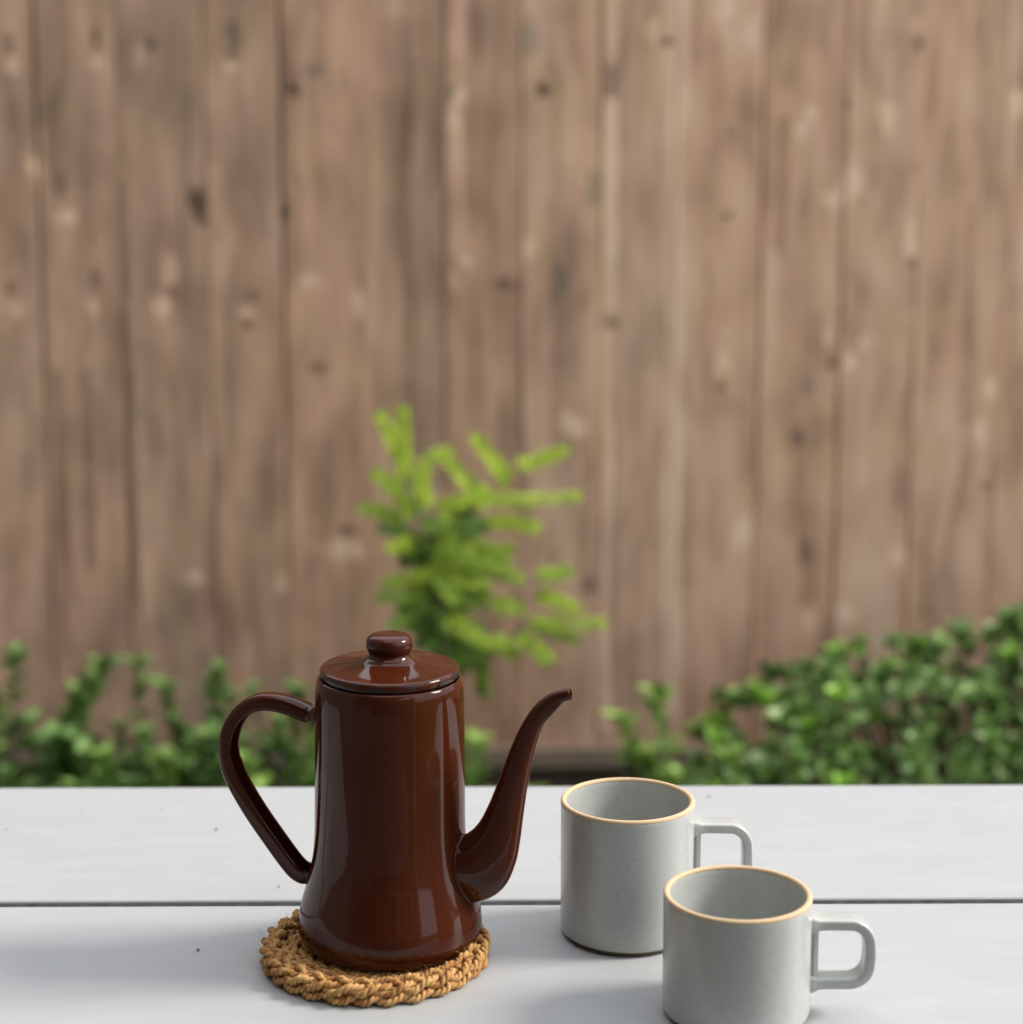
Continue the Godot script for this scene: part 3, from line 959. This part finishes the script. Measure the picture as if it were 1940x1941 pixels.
func build_shoots() -> void:
	var g := "low shrubs along the foot of the fence"
	var greens := [Color(0.070, 0.150, 0.034), Color(0.120, 0.235, 0.052), Color(0.19, 0.33, 0.08)]
	var light := [Color(0.10, 0.20, 0.040), Color(0.175, 0.325, 0.060), Color(0.28, 0.45, 0.085)]
	build_shoot("upright_shrub", Vector3(-0.885, 0.03, -3.12), 0.363, Vector2(0.01, 0), 62, 0.128, 0.037, "tall narrow green shoot at the left edge of the photo", g, greens)
	build_shoot("upright_shrub", Vector3(-0.790, 0.03, -3.08), 0.303, Vector2(0.03, 0), 55, 0.128, 0.034, "leaning green shoot, second from the left edge before the fence", g, greens)
	build_shoot("upright_shrub", Vector3(-0.655, 0.03, -3.12), 0.348, Vector2(0.0, 0), 67, 0.153, 0.034, "upright green shoot with a forked pale tip left of the handle", g, greens)
	build_shoot("upright_shrub", Vector3(-0.525, 0.03, -3.12), 0.333, Vector2(0.01, 0), 67, 0.153, 0.034, "upright green shoot seen just left of the pot's handle", g, greens)
	build_shoot("upright_shrub", Vector3(-0.400, 0.03, -3.14), 0.293, Vector2(0.02, 0), 55, 0.128, 0.032, "small green shoot seen between the pot's handle and body", g, greens)
	for q in [[-0.945, 0.215, "low green clump at the left picture edge, lowest in the corner"], [-0.785, 0.235, "low green clump under the leaning shoot, left of the forked shoot"], [-0.650, 0.245, "low green clump at the foot of the forked shoot"], [-0.520, 0.250, "low green clump at the foot of the shoot beside the handle"], [-0.265, 0.210, "low green clump hidden mostly behind the coffee pot"]]:
		build_shoot("low_shrub", Vector3(q[0], 0.03, -3.05), q[1], Vector2(0.01, 0), 70, 0.16, 0.027, q[2], g, greens)
	build_shoot("low_shrub", Vector3(-0.870, 0.03, -2.98), 0.255, Vector2(-0.03, 0), 74, 0.133, 0.033, "low light green clump in the left corner behind the table", g, light)
	build_shoot("low_shrub", Vector3(-0.705, 0.03, -2.96), 0.225, Vector2(0.02, 0), 74, 0.152, 0.033, "low light green clump below the leaning shoot at left", g, light)
	build_shoot("low_shrub", Vector3(-0.590, 0.03, -2.98), 0.225, Vector2(0.0, 0), 74, 0.152, 0.031, "low green clump between the two upright shoots at left", g, light)
	build_shoot("low_shrub", Vector3(-0.455, 0.03, -2.97), 0.215, Vector2(0.0, 0), 74, 0.152, 0.031, "low green clump behind the curve of the pot's handle", g, light)
	build_shoot("low_shrub", Vector3(-0.335, 0.03, -2.99), 0.250, Vector2(0.0, 0), 74, 0.113, 0.029, "low bright green clump inside the loop of the pot's handle", g, light)
	build_shoot("low_shrub", Vector3(-0.065, 0.03, -3.02), 0.235, Vector2(0.01, 0), 88, 0.133, 0.029, "low green clump between the coffee pot's body and spout", g, light)
	build_shoot("low_shrub", Vector3(0.275, 0.03, -3.00), 0.330, Vector2(-0.03, 0), 55, 0.095, 0.035, "sparse light green shoot above the farther mug", g, light)
	build_shoot("low_shrub", Vector3(0.345, 0.03, -2.94), 0.235, Vector2(0.02, 0), 79, 0.133, 0.035, "leafy green clump between the farther mug and the dense shrub", g, light)


# ---------------------------------------------------------------- ground, house
func build_ground() -> void:
	var m := PlaneMesh.new()
	m.size = Vector2(120, 120)
	tag(part("ground", m, mats.lawn, self), "", "", "", "structure")
	# the planting bed rises a little towards the fence
	var acc := Acc.new()
	var wob := FastNoiseLite.new()
	wob.frequency = 4.0
	wob.seed = 8
	var rows := []
	for i in 25:
		var z := lerpf(-2.3, -4.3, i / 24.0)
		var row := PackedVector3Array()
		for j in 81:
			var x := lerpf(-3.4, 3.4, j / 80.0)
			row.append(Vector3(x, 0.006 + 0.05 * smoothstep(-2.4, -3.2, z) + 0.02 * wob.get_noise_2d(x, z) * smoothstep(-2.35, -2.6, z) + 0.09 * smoothstep(-3.47, -3.6, z), z))
		rows.append(row)
	acc.grid(rows, false, false, true)
	tag(part("planting_bed", acc.mesh(), mats.soil, self), "", "", "", "structure")


func build_added_house() -> void:
	# an unseen porch added for its effect on the light: its roof and dark wall shade the viewer's side and the left, the right lies open
	var h := thing("added_house", Vector3(0, 0, 3.0), "unseen grey clapboard building with a covered porch, added to shade the scene from behind and left", "added_house")
	var w := part("wall", box(Vector3(6.6, 2.6, 0.2)), mats.siding, h)
	w.position = Vector3(-0.2, 1.3, 0.1)
	w = part("wall", box(Vector3(0.2, 7.0, 5.6)), mats.siding, h)
	w.position = Vector3(-1.85, 3.5, -2.8)  # unseen tall wall, added to darken the left
	var r := part("added_porch_roof", slab(Vector3(3.2, 0.16, 2.9), 0.02), mats.roofing, h)  # unseen roof, added to shade the viewer's side
	r.position = Vector3(-0.5, 2.68, -1.45)
	for q in [Vector3(1.0, 1.3, -2.8)]:
		var c := part("porch_post", slab(Vector3(0.1, 2.6, 0.1), 0.006), mats.trim, h)
		c.position = q
	for x in [-1.5, 0.4, 2.0]:
		var f := part("window", box(Vector3(0.95, 1.35, 0.05)), mats.trim, h)
		f.position = Vector3(x, 1.6, -0.025)
		for s in [-1, 1]:
			var p := part("pane", box(Vector3(0.82, 0.57, 0.012)), mats.dark_glass, f)
			p.position = Vector3(0, s * 0.31, -0.03)
	var deck := BoxMesh.new()
	deck.size = Vector3(3.6, 0.06, 3.8)
	var d := part("patio", deck, mats.concrete, self)
	d.position = Vector3(-0.7, 0.03, 1.1)
	tag(d, "", "", "", "structure")


func build_debris() -> void:
	var spots := [[-0.269, -1.342, 0.0032, "dark dry leaf crumb near the far table edge, left of the handle"], [-0.219, -1.297, 0.0046, "dark curled leaf crumb on the far plank beside the handle"], [-0.196, -1.087, 0.0050, "tan and dark leaf crumb on the near plank left of the trivet"], [-0.327, -1.334, 0.0022, "tiny pale grey crumb at the left of the far plank"], [-0.375, -1.298, 0.0026, "faint crumb at the left edge of the far plank"], [-0.160, -1.189, 0.0030, "thin sliver on the far plank under the pot's handle"], [0.156, -1.372, 0.0042, "thin dark sliver on the far plank right of the farther mug"], [0.034, -1.244, 0.0022, "tiny crumb on the far plank between spout and mug"]]
	for s in spots:
		var acc := Acc.new()
		var a := rng.randf() * TAU
		leaf_mesh(acc, Transform3D(Basis(Vector3.UP, a), Vector3(0, 0.0006, 0)), s[2] * 0.8, s[2] * 0.3, -0.15, Color.WHITE, 0.4)
		leaf_mesh(acc, Transform3D(Basis(Vector3.UP, a), Vector3(0, 0.0001, 0)), s[2] * 0.8, s[2] * 0.28, -0.13, Color.WHITE, 0.4)
		var o := part("leaf_crumb", acc.mesh(), mats.debris, self)
		o.position = Vector3(s[0], TABLE, s[1])
		tag(o, s[3], "debris", "dry crumbs on the table top")


func _ready() -> void:
	rng.seed = 20
	# --- camera: looks down 8 degrees; the picture is a square cut from the lower part of a taller one, hence the shifted lens
	var cam := Camera3D.new()
	cam.name = "camera"
	add_child(cam)
	var lens := CameraAttributesPhysical.new()
	lens.frustum_near = 0.05
	lens.frustum_far = 200.0
	lens.frustum_focal_length = 90.0
	lens.exposure_aperture = 6.5
	lens.frustum_focus_distance = 1.14
	cam.attributes = lens
	cam.projection = Camera3D.PROJECTION_FRUSTUM
	cam.near = 0.05
	cam.far = 200.0
	cam.size = 2.0 * 0.05 * 966.0 / 3435.0
	cam.frustum_offset = Vector2(0.0, -0.05 * 143.0 / 3435.0)
	cam.position = Vector3(0, TABLE + 0.478, 0)
	cam.rotation_degrees = Vector3(-8.0, 0, 0)
	cam.current = true
	# --- overcast sky
	var sky := ProceduralSkyMaterial.new()
	sky.sky_top_color = Color(0.94, 0.955, 0.985)
	sky.sky_horizon_color = Color(0.79, 0.82, 0.86)
	sky.sky_curve = 0.35
	sky.ground_bottom_color = Color(0.25, 0.25, 0.22)
	sky.ground_horizon_color = Color(0.5, 0.5, 0.48)
	sky.sun_angle_max = 0.0
	var env := Environment.new()
	env.background_mode = Environment.BG_SKY
	env.sky = Sky.new()
	env.sky.sky_material = sky
	env.tonemap_mode = Environment.TONE_MAPPER_LINEAR
	env.tonemap_exposure = 2.03
	env.sdfgi_enabled = true
	env.ssao_enabled = true
	env.ssil_enabled = true
	var we := WorldEnvironment.new()
	we.name = "world_environment"
	we.environment = env
	add_child(we)
	# --- the veiled sun: high, from the right and a little from behind the fence
	var sun := DirectionalLight3D.new()
	sun.name = "sun"
	sun.light_energy = 0.68
	sun.light_color = Color(1.0, 0.975, 0.94)
	sun.light_angular_distance = 17.0
	sun.shadow_enabled = true
	add_child(sun)
	sun.look_at_from_position(Vector3(0.80, 0.60, -0.08), Vector3.ZERO)

	make_materials()
	build_ground()
	build_added_house()
	build_fence()
	build_table()
	build_trivet()
	build_pot()
	build_mug(Vector3(0.0740, TABLE, -1.1150), 0.0885, 0.046, "taller grey mug with tan rim, farther from the viewer, beside the pot's spout", 1.0)
	build_mug(Vector3(0.1301, TABLE, -1.0005), 0.0728, 0.0355, "shorter grey mug with tan rim in front, at the right", 2.6)
	build_sapling()
	build_bush()
	build_shoots()
	build_debris()
